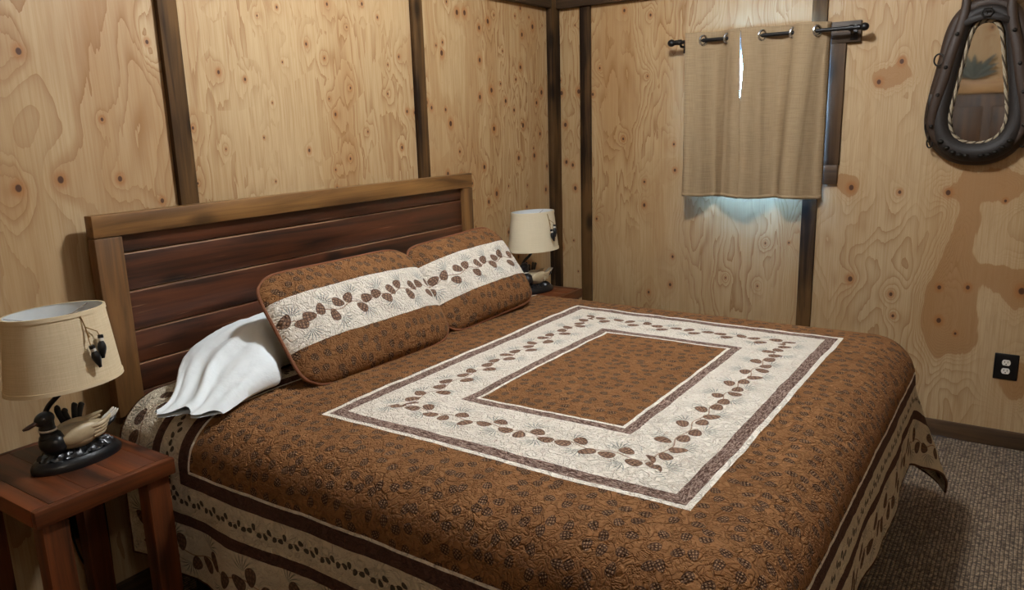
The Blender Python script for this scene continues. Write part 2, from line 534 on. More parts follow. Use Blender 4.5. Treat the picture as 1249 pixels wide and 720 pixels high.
def lathe(bm, prof, n=40, sx=1.0, sy=1.0, c=(0, 0, 0), cap=True):
    rings = []
    for r, z in prof:
        rings.append([bm.verts.new((c[0] + r * sx * math.cos(2 * PI * k / n), c[1] + r * sy * math.sin(2 * PI * k / n), c[2] + z)) for k in range(n)])
    for A, B in zip(rings, rings[1:]):
        for k in range(n): bm.faces.new((A[k], A[(k + 1) % n], B[(k + 1) % n], B[k]))
    if cap:
        bm.faces.new(list(reversed(rings[0]))); bm.faces.new(rings[-1])
    return bm
def spline(P, n=8, closed=False):
    P = [Vector(p) for p in P]; N = len(P); out = []
    for i in range(N if closed else N - 1):
        if closed: a, b_, c, d = P[(i - 1) % N], P[i], P[(i + 1) % N], P[(i + 2) % N]
        else: a, b_, c, d = P[max(i - 1, 0)], P[i], P[i + 1], P[min(i + 2, N - 1)]
        for k in range(n):
            t = k / n
            out.append(.5 * ((2 * b_) + (c - a) * t + (2 * a - 5 * b_ + 4 * c - d) * t * t + (3 * b_ - a - 3 * c + d) * t ** 3))
    if not closed: out.append(P[-1])
    return out
def grid(bm, nu, nv, fn, uvfn=None, wrap_u=False):
    L = bm.loops.layers.uv.verify()
    V = [[bm.verts.new(fn(i / nu, j / nv)) for j in range(nv + 1)] for i in range(nu + 1)]
    for i in range(nu):
        for j in range(nv):
            f = bm.faces.new((V[i][j], V[i + 1][j], V[i + 1][j + 1], V[i][j + 1]))
            if uvfn:
                for lp, (a, c) in zip(f.loops, ((i, j), (i + 1, j), (i + 1, j + 1), (i, j + 1))):
                    lp[L].uv = uvfn(a / nu, c / nv)
    return V
def plane_uv(bm, axis):
    """planar UVs in metres on every face: axis 'x' -> (y, z), 'y' -> (x, z), 'z' -> (x, y)"""
    L = bm.loops.layers.uv.verify()
    for f in bm.faces:
        for lp in f.loops:
            c = lp.vert.co
            lp[L].uv = (c.y, c.z) if axis == 'x' else (c.x, c.z) if axis == 'y' else (c.x, c.y)
    return bm

# ------------------------------------------------------------------ the setting
CEIL, XL, YF = 3.0, -5.2, -4.2
def struct(name, bm, mat, **k):
    o = build(name, bm, mat, **k); o['kind'] = 'structure'
    return o
floor = struct('floor', bx(XL - .1, .1, YF - .1, .1, -.05, 0), 'carpet', smooth=False)
ceiling = struct('ceiling', plane_uv(bx(XL - .1, .1, YF - .1, .1, CEIL, CEIL + .06), 'z'), 'ceiling_paint', smooth=False)

# back wall (behind the headboard): plywood sheets with battens over the joints
wall_back = struct('wall_back', bx(XL - .1, .1, .012, .1, 0, CEIL), 'wall_core', smooth=False)
def sheet(parent, axis, a0, a1, z0, z1, mat, thick=.012):
    if axis == 'y': bm = bx(a0, a1, 0, thick, z0, z1)
    elif axis == 'x': bm = bx(0, thick, a0, a1, z0, z1)
    plane_uv(bm, axis)
    return build('plywood_panel', bm, mat, parent, smooth=False)
for a0, a1, mt in ((XL, -3.84, 'ply_f'), (-3.838, -2.556, 'ply_a'), (-2.554, -1.276, 'ply_b'), (-1.274, .012, 'ply_c')):
    sheet(wall_back, 'y', a0, a1, 0, CEIL, mt)
def board(name, parent, x0, x1, y0, y1, z0, z1, mat, bevel=.003):
    return build(name, bx(x0, x1, y0, y1, z0, z1, bevel=bevel), mat, parent)
for x in (-3.875, -2.592, -1.311):
    board('batten', wall_back, x, x + .072, -.022, 0, 0, CEIL, 'batten')
board('corner_post', wall_back, -.095, 0, -.038, 0, 0, CEIL, 'batten')

# right wall with the window opening
WY0, WY1, WZ0, WZ1 = -1.52, -.93, 1.31, 1.93
bm = bmesh.new()
box(bm, .012, .1, YF - .1, WY0, 0, CEIL); box(bm, .012, .1, WY1, .1, 0, CEIL)
box(bm, .012, .1, WY0, WY1, 0, WZ0); box(bm, .012, .1, WY0, WY1, WZ1, CEIL)
wall_right = struct('wall_right', bm, 'wall_core', smooth=False)
sheet(wall_right, 'x', -.222, 0, 0, CEIL, 'ply_c')
def cut_sheet(parent, y0, y1, mat):
    bm = bmesh.new()
    for a, b_, c, d in ((y0, WY0, 0, CEIL), (WY1, y1, 0, CEIL), (WY0, WY1, 0, WZ0), (WY0, WY1, WZ1, CEIL)):
        if b_ - a > .001: box(bm, 0, .012, a, b_, c, d)
    plane_uv(bm, 'x')
    return build('plywood_panel', bm, mat, parent, smooth=False)
cut_sheet(wall_right, -1.52, -.224, 'ply_d')
sheet(wall_right, 'x', -2.80, -1.522, 0, CEIL, 'ply_e')
sheet(wall_right, 'x', YF, -2.802, 0, CEIL, 'ply_f')
board('batten', wall_right, -.022, 0, -.250, -.182, 0, CEIL, 'batten')
board('batten', wall_right, -.022, 0, -1.560, -1.488, .085, WZ0 - .075, 'batten')
board('batten', wall_right, -.022, 0, -1.560, -1.488, 2.03, CEIL, 'batten')
board('batten', wall_right, -.022, 0, -2.838, -2.766, .085, CEIL, 'batten')

# horizontal beams where wall and roof meet
t1 = struct('trim_1', bx(XL, -.095, -.04, 0, 2.24, 2.38, bevel=.003), 'beam')
t2 = struct('trim_2', bx(-.045, 0, YF, -.038, 2.24, 2.38, bevel=.003), 'beam_y')
bb = struct('baseboard_right', bx(-.02, 0, YF, -.04, 0, .084, bevel=.003), 'beam_y')
bb2 = struct('baseboard_back', bx(XL, -.1, -.02, 0, 0, .084, bevel=.003), 'beam')

# window: jamb, sash, glass, casing boards
win = empty('window_1', (0, (WY0 + WY1) / 2, WZ0)); win['kind'] = 'structure'
PARENT_OFF[win.name] = Vector(win.location)
board('side_casing', win, -.022, 0, -1.655, -1.53, 1.338, 1.925, 'casing')
board('side_casing', win, -.022, 0, -.928, -.865, 1.338, 1.925, 'casing')
board('sill_board', win, -.022, 0, -1.65, -.865, 1.242, 1.338, 'casing_y')
board('head_board', win, -.026, 0, -1.72, -.865, 1.925, 2.025, 'casing_y')
bm = bmesh.new()
for y0, y1, z0, z1 in ((WY0, WY0 + .04, WZ0, WZ1), (WY1 - .04, WY1, WZ0, WZ1), (WY0 + .04, WY1 - .04, WZ0, WZ0 + .04), (WY0 + .04, WY1 - .04, WZ1 - .04, WZ1)):
    box(bm, .02, .075, y0, y1, z0, z1, bevel=.003)
build('sash_frame', bm, 'white_plastic', win)
build('sash_bar', bx(.03, .065, (WY0 + WY1) / 2 - .012, (WY0 + WY1) / 2 + .012, WZ0 + .04, WZ1 - .04, bevel=.002), 'white_plastic', win)
for y0, y1 in ((WY0 + .04, (WY0 + WY1) / 2 - .012), ((WY0 + WY1) / 2 + .012, WY1 - .04)):
    build('pane', bx(.044, .049, y0, y1, WZ0 + .04, WZ1 - .04), 'glass', win, smooth=False)

# walls behind the camera (seen in the mirror only)
wall_left = struct('wall_left', plane_uv(bx(XL - .1, XL, YF - .1, 0, 0, CEIL), 'x'), 'ply_f', smooth=False)
wall_front = struct('wall_front', plane_uv(bx(XL, .0, YF - .1, YF, 0, CEIL), 'y'), 'ply_a', smooth=False)
door = struct('door_1', bx(XL, XL + .04, -2.45, -1.55, .01, 1.74, bevel=.004), 'door_wood')
for y0, y1, z0, z1 in ((-2.36, -2.04, .15, .75), (-1.96, -1.64, .15, .75), (-2.36, -2.04, .9, 1.62), (-1.96, -1.64, .9, 1.62)):
    board('door_panel', door, XL + .03, XL + .055, y0, y1, z0, z1, 'door_wood', .01)
bm = bmesh.new(); ball(bm, (XL + .09, -2.40, .95), .03, .03, .03); tube(bm, [(XL + .03, -2.40, .95), (XL + .08, -2.40, .95)], .012)
build('door_knob', bm, 'dull_iron', door)
t3 = struct('trim_3', bx(XL, XL + .06, -2.62, -1.38, 1.75, 1.88, bevel=.004), 'pale_board')
struct('trim_4', bx(XL, XL + .03, -2.55, -2.46, 0, 1.75, bevel=.004), 'pale_board')
struct('trim_5', bx(XL, XL + .03, -1.54, -1.45, 0, 1.75, bevel=.004), 'pale_board')
spray = empty('dried_leaf_spray', (XL + .04, -1.85, 1.89)); PARENT_OFF[spray.name] = Vector(spray.location)
tag(spray, 'grey dried leaf spray on the board above the door, seen in the mirror', 'decoration')
for k in range(9):
    a = (k - 4) * .3
    p0 = Vector((XL + .045, -1.85, 1.89))
    d = Vector((.15 + .1 * (k % 2), math.sin(a), .25 + .75 * abs(math.cos(a)))).normalized()
    Ln = .24 + .05 * (k % 3)
    pts = [p0 + d * Ln * t / 6 + Vector((0, 0, -.05 * (t / 6) ** 2)) for t in range(7)]
    build('leaf', tube(bmesh.new(), pts, [.004, .016, .024, .026, .022, .013, .002], 8, flat_=(.25, (1, 0, .2))), 'dry_leaf', spray)

# ceiling lamp (above the frame): the room's light; the second globe is added fill light
for LP, gm, lb in ((LAMP_POS, 'globe', 'round glass ceiling lamp hanging above the bed'), (FILL_POS, 'fill_globe', 'added fill light, a round glass globe hanging behind the camera')):
    cl = empty('lamp_or_fill', (LP[0], LP[1], CEIL)); PARENT_OFF[cl.name] = Vector(cl.location)
    tag(cl, lb, 'lamp', 'hanging globe lamps')
    build('canopy', lathe(bmesh.new(), [(.07, -.025), (.075, -.01), (.075, 0)], 32, c=(LP[0], LP[1], CEIL)), 'black_iron', cl)
    build('stem', tube(bmesh.new(), [(LP[0], LP[1], CEIL - .02), (LP[0], LP[1], LP[2] + .1)], .012), 'black_iron', cl)
    bm = bmesh.new(); ball(bm, LP, .105, .105, .105, 24, 16)
    build('globe', bm, gm, cl)

# ------------------------------------------------------------------ bed
BX0, BX1, BF = -2.95, -1.02, -2.14
head = empty('headboard', (-1.972, -.047, .69)); PARENT_OFF[head.name] = Vector(head.location)
tag(head, 'brown wooden headboard with dark red-brown horizontal planks on the wall', 'headboard')
HX0, HX1 = -2.948, -1.0
board('top_rail', head, HX0, HX1, -.094, -.05, 1.278, 1.348, 'rail', .004)
board('side_post', head, HX0, HX0 + .09, -.094, -.05, .69, 1.276, 'rail_post', .004)
board('side_post', head, HX1 - .075, HX1, -.094, -.05, .69, 1.276, 'rail_post', .004)
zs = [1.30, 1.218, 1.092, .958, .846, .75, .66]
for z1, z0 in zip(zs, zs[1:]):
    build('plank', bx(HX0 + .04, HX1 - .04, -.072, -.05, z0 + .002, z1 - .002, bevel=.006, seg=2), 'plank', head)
board('backing', head, HX0 + .02, HX1 - .02, -.05, -.036, .68, 1.33, 'rail', .002)
for x in (-2.86, -1.12):
    board('wall_cleat', head, x, x + .05, -.036, 0, .70, 1.30, 'rail_post', .002)

base = empty('bed_base', (-1.985, -1.1, 0)); PARENT_OFF[base.name] = Vector(base.location)
tag(base, 'dark bed base in the shadow under the hanging quilt', 'bed')
build('box_spring', bx(BX0 + .02, BX1 - .02, BF + .03, -.11, .20, .45, bevel=.02), 'box_spring_cloth', base)
for x in (BX0 + .12, BX1 - .12):
    for y in (BF + .15, -1.1, -.25):
        build('leg', lathe(bmesh.new(), [(.022, 0), (.026, .01), (.022, .10), (.03, .20)], 16, c=(x, y, 0)), 'black_iron', base)
bm = bx(BX0 + .01, BX1 - .01, BF + .02, -.105,   .452, .764, bevel=.11, seg=5)
matt = build('mattress', bm, 'mattress_cloth')
tag(matt, 'thick king size mattress under the brown pine cone quilt', 'mattress')

# ---- quilt
QC = Vector((-1.984, -1.389))
QHX, QHY = 1.465, 1.225
TOP, RAD = .782, .155
EX0, EX1, EY = -3.0 + RAD, -.97 - RAD, -2.19 + RAD       # where the rounding starts
def edge(a, flare):
    q = RAD * PI / 2
    if a <= 0: return 0.0, 0.0
    if a < q: return RAD * math.sin(a / RAD), RAD * (1 - math.cos(a / RAD))
    return RAD + flare * (a - q), RAD + (a - q) * math.sqrt(max(.05, 1 - flare * flare))
def quilt_pt(s, t):
    u, v = (s * 2 - 1) * QHX, (t * 2 - 1) * QHY
    x, y = QC.x + u, QC.y + v
    ax = EX0 - x if x < EX0 else x - EX1 if x > EX1 else 0.0
    sx = -1 if x < EX0 else 1
    ay = EY - y if y < EY else 0.0
    n1 = noise.noise((u * 2.3, v * 2.3, 1.0)); n2 = noise.noise((u * 9, v * 9, 5.0)); n3 = noise.noise((u * 28, v * 28, 9.0))
    if ax == 0 and ay == 0:
        near = min(x - EX0, EX1 - x, y - EY)
        k = max(0.0, 1 - max(near, 0) / .25)
        return Vector((x, y, TOP + .005 * n1 + .0025 * n2 + .0012 * n3 - .006 * k * k))
    D = math.hypot(ax, ay)
    ph = math.atan2(ay, ax)
    fl = .03 if sx < 0 else .02
    corner = math.sin(2 * ph) ** 2
    flare = fl + corner * (.40 if sx > 0 else .22)
    h, d = edge(D, flare)
    k = min(1, max(0, (d - RAD) / .3))
    run = y if ay == 0 else x
    wave = k * (1 - corner) * (.016 * math.sin(run * 7.5 + 1.0) + .010 * math.sin(run * 17 + 2.0 + n1 * 2)) * (1.0 if ay == 0 else .4) + .003 * n2 + .0015 * n3
    h += wave + .012 * k * n1
    px = (EX0 if x < EX0 else EX1 if x > EX1 else x) + sx * h * math.cos(ph) if ax > 0 else x
    py = (EY - h * math.sin(ph)) if ay > 0 else y
    return Vector((px, py, TOP - .006 - d + .005 * n1 * (1 - k) + .0015 * n2))
bm = bmesh.new()
grid(bm, 230, 200, quilt_pt, lambda s, t: ((s * 2 - 1) * QHX, (t * 2 - 1) * QHY))
quilt = build('quilt', bm, 'quilt')
so = quilt.modifiers.new('thick', 'SOLIDIFY'); so.thickness = .009; so.offset = -1
tag(quilt, 'brown pine cone quilt with white central border draped over the bed', 'quilt')

# ---- shams
def pillow_pts(wd, ht, th, seed, sag=0.0):
    def fn(side):
        def f(s, t):
            a, b_ = s * 2 - 1, t * 2 - 1
            x = a * wd / 2 * (1 - .10 * abs(b_) ** 5 * abs(a) ** 3) * (1 - .015 * (1 - b_ * b_))
            y = b_ * ht / 2 * (1 - .15 * abs(a) ** 7 * abs(b_) ** 3) * (1 - .02 * (1 - a * a))
            pr = (max(0, 1 - abs(a) ** 3.2) ** .55) * (max(0, 1 - abs(b_) ** 2.6) ** .6)
            z = side * (th / 2) * pr
            z += side * pr * (.010 * noise.noise((x * 5, y * 5, seed)) + .004 * noise.noise((x * 22, y * 22, seed + side)))
            y += sag * (1 - a * a) * (1 - abs(b_)) 
            return Vector((x, y, z))
        return f
    return fn
def make_sham(label, loc, rot, wd, ht, th, seed):
    root = empty('pillow_sham', loc); root.rotation_euler = rot
    tag(root, label, 'pillow', 'pine cone pillow shams')
    fn = pillow_pts(wd, ht, th, seed)
    bm = bmesh.new()
    uvf = lambda s, t: ((s * 2 - 1) * wd / 2 + seed, (t * 2 - 1) * ht / 2)
    grid(bm, 56, 36, fn(1), uvf)
    V = grid(bm, 56, 36, fn(-1), uvf)
    bm.faces.ensure_lookup_table()
    for f in bm.faces[56 * 36:]: f.normal_flip()
    bmesh.ops.remove_doubles(bm, verts=bm.verts, dist=.0008)
    build('cover', bm, 'sham', root, origin=(0, 0, 0))
    ring = []
    f = fn(1)
    for i in range(40): ring.append(f(i / 40, 0))
    for i in range(28): ring.append(f(1, i / 28))
    for i in range(40): ring.append(f(1 - i / 40, 1))
    for i in range(28): ring.append(f(0, 1 - i / 28))
    build('piping', tube(bmesh.new(), ring, .006, 8, True), 'piping', root, origin=(0, 0, 0))
    return root
make_sham('larger pine cone pillow sham leaning in front of the white pillow', (-2.266, -.530, .949), (math.radians(54), 0, math.radians(-1)), .745, .43, .16, 3.1)
make_sham('smaller pine cone pillow sham on the side of the far nightstand', (-1.590, -.518, .955), (math.radians(54), math.radians(-3), math.radians(-3)), .605, .41, .15, 8.3)

# ---- white pillows
def sm(t): t = max(0, min(1, t)); return t * t * (3 - 2 * t)
def white_pillow(label, x0, x1, yf, yb, zb, th, seed, mirror=False):
    """a: 0 at the open hem of the case, 1 at the closed end; yf(a), yb(a): front and back edge"""
    L = x1 - x0
    def thick(a): return .010 + th * sm((a + .06) / .55) * max(0, 1 - max(0, (a - .78) / .22) ** 2.4) ** .5
    def top(s, t):
        a, b_ = s, t * 2 - 1
        T = thick(a) * max(.03, 1 - abs(b_) ** 2.8) ** .5
        hem = max(0, 1 - a / .5)
        fold = hem * (.016 * math.sin(b_ * 7.0 + seed + a * 4) + .010 * math.sin(b_ * 14 + a * 6 + seed))
        cre = .016 * noise.noise((a * 5, b_ * 2.5, seed)) + .008 * abs(noise.noise((a * 9 + b_ * 2, b_ * 4, seed + 3))) - .004 * abs(noise.noise((a * 20, b_ * 9, seed)))
        y = yf(a) + (yb(a) - yf(a)) * t
        xx = x0 + a * L + hem ** 3 * (.02 * math.sin(b_ * 6.5 + 1.5) - .05 * b_)
        if mirror: xx = x0 + x1 - xx
        z = zb + T + (fold + cre) * min(1, T / .05)
        return Vector((xx, y, max(zb + .002, z)))
    def bot(s, t):
        p = top(s, t); b_ = t * 2 - 1
        if t in (0, 1) or s == 1: return p
        zz = zb + .001 + min(abs(b_), 1) ** 4 * .25 * (p.z - zb)
        return Vector((p.x, p.y, min(zz, p.z - .004)))
    bm = bmesh.new()
    grid(bm, 70, 44, top); n = len(bm.faces)
    grid(bm, 70, 44, bot)
    bm.faces.ensure_lookup_table()
    for f in bm.faces[n:]: f.normal_flip()
    if mirror: bmesh.ops.reverse_faces(bm, faces=bm.faces)
    bmesh.ops.remove_doubles(bm, verts=bm.verts, dist=.0004)
    o = build('pillow', bm, 'cotton', angle=60)
    return tag(o, label, 'pillow', 'white bed pillows')
white_pillow('white cotton pillow with open case end near the left headboard post', -2.975, -2.15,
             lambda a: -.590 + .03 * sm(a / .3) + .15 * sm((a - .35) / .2), lambda a: -.40 + .26 * sm(a / .32), .786, .155, 1.0)
white_pillow('white cotton pillow mostly hidden behind the smaller sham', -1.78, -1.005, lambda a: -.45 + .08 * a, lambda a: -.12, .786, .13, 4.0, True)

# ------------------------------------------------------------------ nightstands
def nightstand(label, x0, x1, y0, y1, zt):
    root = empty('nightstand', ((x0 + x1) / 2, (y0 + y1) / 2, 0)); PARENT_OFF[root.name] = Vector(root.location)
    tag(root, label, 'nightstand', 'red-brown wooden nightstands')
    th, fr = .048, .045
    board('front_rail', root, x0, x1, y0, y0 + .022, zt - th, zt, 'stand_x', .004)
    board('back_rail', root, x0, x1, y1 - .022, y1, zt - th, zt, 'stand_x', .004)
    board('side_rail', root, x0, x0 + fr, y0 + .0225, y1 - .0225, zt - th, zt, 'stand_y', .003)
    board('side_rail', root, x1 - fr, x1, y0 + .0225, y1 - .0225, zt - th, zt, 'stand_y', .003)
    n = 3; ws = (x1 - x0 - 2 * fr) / n
    for k in range(n):
        board('top_plank', root, x0 + fr + k * ws + .0005, x0 + fr + (k + 1) * ws - .0005, y0 + .0225, y1 - .0225, zt - .022, zt - .0004, 'stand_y', .0008)
    for lx in (x0 + .016, x1 - .082):
        for ly in (y0 + .012, y1 - .070):
            board('leg', root, lx, lx + .066, ly, ly + .056, 0, zt - th, 'stand_z', .004)
    return root
nightstand('red-brown wooden nightstand beside the left headboard post', -3.415, -3.037, -.53, -.05, .69)
nightstand('red-brown wooden nightstand in the corner below the window wall', -.91, -.53, -.47, -.06, .69)

# ------------------------------------------------------------------ duck lamps
def make_lamp(label, loc, rz, smooth=False):
    root = empty('duck_lamp', loc, rz)
    tag(root, label, 'lamp', 'duck table lamps')
    sh = 'shade_smooth' if smooth else 'shade'
    O = (0, 0, 0)
    P = lambda n, bm, mt, par=root: build(n, bm, mt, par, origin=O)
    base = P('base', lathe(bmesh.new(), [(.99, 0), (1.0, .004), (1.0, .012), (.96, .020), (.90, .026), (.86, .030), (.5, .033)], 48, .124, .070), 'black_gloss')
    # rippled water round the duck
    def water(s, t):
        a = s * 2 * PI; r = 1 - t
        rr = .104 * (.35 + .65 * r)
        zz = .030 + .020 * (1 - r) ** .5 + .0045 * math.sin(a * 13 + r * 9) * r + .003 * math.sin(a * 29)
        return Vector((rr * math.cos(a), .056 * (.35 + .65 * r) * math.sin(a), zz))
    bm = bmesh.new(); grid(bm, 96, 10, water); P('water', bm, 'black_gloss', base)
    # body: cream hull with a lifted tail
    bm = bmesh.new()
    for v in ball(bm, (0, 0, 0), 1, 1, 1, 28, 18):
        x, y, z = v.co
        taper = 1 - .55 * max(0, x) ** 2
        v.co = Vector((.008 + x * .082, y * .046 * taper, .072 + z * .036 * (1 - .35 * max(0, x)) + .018 * max(0, x) ** 2 + .006 * max(0, -x)))
    body = P('body', bm, 'duck_cream')
    bm = bmesh.new()
    for v in ball(bm, (0, 0, 0), 1, 1, 1, 24, 16):
        x, y, z = v.co
        v.co = Vector((-.056 + x * .036, y * .043, .074 + z * .036))
    P('breast', bm, 'duck_black')
    P('neck', tube(bmesh.new(), spline([(-.062, 0, .085), (-.066, 0, .108), (-.066, 0, .125), (-.066, 0, .140)], 5), [.026] * 4 + [.021] * 6 + [.0195] * 6, 16), 'duck_black')
    P('neck_ring', lathe(bmesh.new(), [(.0215, 0), (.0232, .003), (.0215, .006)], 24, c=(-.066, 0, .112), cap=False), 'duck_white')
    bm = bmesh.new(); ball(bm, (-.070, 0, .146), .0265, .021, .0215, 20, 14, Matrix.Rotation(-.2, 3, 'Y'))
    hd = P('head', bm, 'duck_black')
    P('bill', tube(bmesh.new(), [(-.088, 0, .144), (-.102, 0, .139), (-.115, 0, .135), (-.126, 0, .133)], [.011, .0095, .0095, .005], 14, flat_=(.5, (0, 0, 1))), 'duck_bill', hd)
    for s in (-1, 1):
        bm = bmesh.new(); ball(bm, (-.078, s * .0185, .151), .003, .003, .003, 10, 8); P('eye', bm, 'black_gloss', hd)
        # folded wing: shell and four long flight feathers
        bm = bmesh.new()
        ball(bm, (.006, s * .034, .085), .058, .015, .026, 20, 12, Matrix.Rotation(-.14, 3, 'Y'))
        wing = P('wing', bm, 'duck_cream')
        for k in range(4):
            bm = bmesh.new()
            p = [(.022 + k * .004, s * .041, .098 - k * .010), (.058, s * (.040 - k * .001), .099 - k * .009), (.086 - k * .005, s * .030, .106 - k * .010), (.098 - k * .007, s * .022, .112 - k * .011)]
            tube(bm, spline(p, 4), [.004, .006, .007, .0075, .0075, .007, .0065, .006, .0055, .005, .004, .003, .0015], 10)
            P('feather', bm, 'duck_cream', wing)
    bm = bmesh.new(); ball(bm, (.092, 0, .084), .034, .024, .011, 18, 12, Matrix.Rotation(-.45, 3, 'Y'))
    P('tail', bm, 'duck_black')
    bm = bmesh.new()
    for s in (-1, 0, 1):
        tube(bm, spline([(.088, s * .008, .090), (.112, s * .011, .103), (.128, s * .012, .116)], 4), [.006, .0065, .0065, .006, .0055, .005, .004, .003, .0012], 8)
    P('tail_feather', bm, 'duck_white')
    # dark cattail leaves behind the duck
    for k, (x0, x1, h) in enumerate(((.0, -.012, .155), (.012, .006, .142), (.028, .034, .150), (.036, .052, .146))):
        bm = bmesh.new()
        tube(bm, spline([(x0, .045, .04), (x0 + .004, .05, .09), (x1, .048, h - .012), (x1 + .006, .046, h)], 5), [.007] * 6 + [.009] * 6 + [.010, .009, .007, .003], 8, flat_=(.5, (0, 1, 0)))
        P('leaf', bm, 'duck_black')
    # lamp stem, socket, shade
    P('stem', tube(bmesh.new(), spline([(-.050, .046, .03), (-.052, .046, .12), (-.040, .036, .165), (-.012, .012, .205), (0, 0, .245), (0, 0, .30)], 7), .0072, 12), 'black_iron')
    P('socket', lathe(bmesh.new(), [(.012, .295), (.018, .30), (.018, .345), (.012, .35)], 20), 'black_iron')
    bm = bmesh.new(); ball(bm, (0, 0, .385), .028, .028, .034, 16, 12); P('bulb', bm, 'shade_lining')
    z0, z1 = .232, .438
    A0, B0, A1, B1 = .154, .112, .131, .088
    def wall_(off):
        def f(s, t):
            a = s * 2 * PI
            return Vector(((A0 + (A1 - A0) * t - off) * math.cos(a), (B0 + (B1 - B0) * t - off) * math.sin(a), z0 + (z1 - z0) * t))
        return f
    bm = bmesh.new(); grid(bm, 64, 6, wall_(0), lambda s, t: (s * .9, t * .21)); bmesh.ops.remove_doubles(bm, verts=bm.verts, dist=1e-5)
    shade = P('shade', bm, sh)
    bm = bmesh.new(); grid(bm, 64, 3, wall_(.0025)); bmesh.ops.reverse_faces(bm, faces=bm.faces); bmesh.ops.remove_doubles(bm, verts=bm.verts, dist=1e-5)
    P('lining', bm, 'shade_lining', shade)
    for zz, A, B in ((z0, A0, B0), (z1, A1, B1)):
        up = 1 if zz == z0 else -1
        h = .011
        dA = (A1 - A0) / (z1 - z0) * h * up; dB = (B1 - B0) / (z1 - z0) * h * up
        bm = bmesh.new()
        rings = []
        for (oa, ob, oz) in ((-.004, -.004, 0), (.0022, .0022, 0), (.0022 + dA, .0022 + dB, h * up), (0 + dA, 0 + dB, h * up)):
            rings.append([bm.verts.new(((A + oa) * math.cos(2 * PI * k / 64), (B + ob) * math.sin(2 * PI * k / 64), zz + oz)) for k in range(64)])
        for R0, R1 in zip(rings, rings[1:]):
            for k in range(64): bm.faces.new((R0[k], R0[(k + 1) % 64], R1[(k + 1) % 64], R1[k]))
        bmesh.ops.recalc_face_normals(bm, faces=bm.faces)
        P('rim', bm, sh, shade)
    for a in (.5, .5 + 2 * PI / 3, .5 + 4 * PI / 3):
        P('spider_wire', tube(bmesh.new(), [(0, 0, .415), (A1 * .5 * math.cos(a), B1 * .5 * math.sin(a), .416), (A1 * .97 * math.cos(a), B1 * .97 * math.sin(a), .432)], .0013, 8), 'steel', shade)
    # ornament: two little dark decoys hung on twine at the front of the shade
    def on_shade(a, t, off): 
        return ((A0 + (A1 - A0) * t + off) * math.cos(a), (B0 + (B1 - B0) * t + off) * math.sin(a), z0 + (z1 - z0) * t)
    a0 = -PI / 2 + .18
    orn = P('ornament_twine', tube(bmesh.new(), [on_shade(a0, .95, .001), on_shade(a0 + .02, .80, .006), on_shade(a0 + .03, .66, .011)], .0018, 6), 'twine', shade)
    for k, (da, t0) in enumerate(((.01, .52), (.24, .62))):
        P('cord', tube(bmesh.new(), [on_shade(a0 + .02, .80, .006), on_shade(a0 + da * .9, (t0 + .8) / 2, .011), on_shade(a0 + da, t0, .014)], .0014, 6), 'twine', shade)
        c0, c1 = Vector(on_shade(a0 + da, t0 + .04, .015)), Vector(on_shade(a0 + da + .07 - .14 * k, t0 - .27, .017))
        pts = [c0.lerp(c1, i / 8) for i in range(9)]
        P('ornament', tube(bmesh.new(), pts, [.007, .0075, .0055, .0095, .0115, .011, .009, .006, .004], 14), 'black_gloss', shade)
        P('ornament_band', tube(bmesh.new(), [c0.lerp(c1, .15), c0.lerp(c1, .27)], .0072, 14), 'duck_white', shade)
    return root
make_lamp('duck table lamp with tan linen shade on the near nightstand', (-3.19, -.30, .69), 0)
make_lamp('duck table lamp with cream shade on the corner nightstand', (-.71, -.27, .69), -.28, True)

# ------------------------------------------------------------------ curtains, rod
RX, RZ = -.10, 1.985
rod = empty('curtain_rod', (RX, -1.27, RZ)); PARENT_OFF[rod.name] = Vector(rod.location)
tag(rod, 'black metal curtain rod with ball finials above the window', 'curtain rod')
build('tube', tube(bmesh.new(), [(RX, -.80, RZ), (RX, -1.73, RZ)], .0095, 14), 'black_iron', rod)
for y, s in ((-.80, 1), (-1.735, -1)):
    bm = bmesh.new(); ball(bm, (RX, y + s * .012, RZ), .019, .021, .019, 18, 12)
    tube(bm, [(RX, y - s * .02, RZ), (RX, y - s * .006, RZ)], .013, 14)
    build('finial', bm, 'black_iron', rod)
for y, wx in ((-.835, -.0015), (-1.69, -.0275)):
    bm = bmesh.new()
    tube(bm, [(RX, y, RZ - .004), (RX + .02, y, RZ - .02), (wx - .003, y, RZ - .02)], .007, 10)
    box(bm, wx - .0055, wx, y - .016, y + .016, RZ - .05, RZ + .02, bevel=.002)
    tube(bm, [(RX, y - .009, RZ), (RX, y + .009, RZ)], .0145, 14)
    build('bracket', bm, 'black_iron', rod)

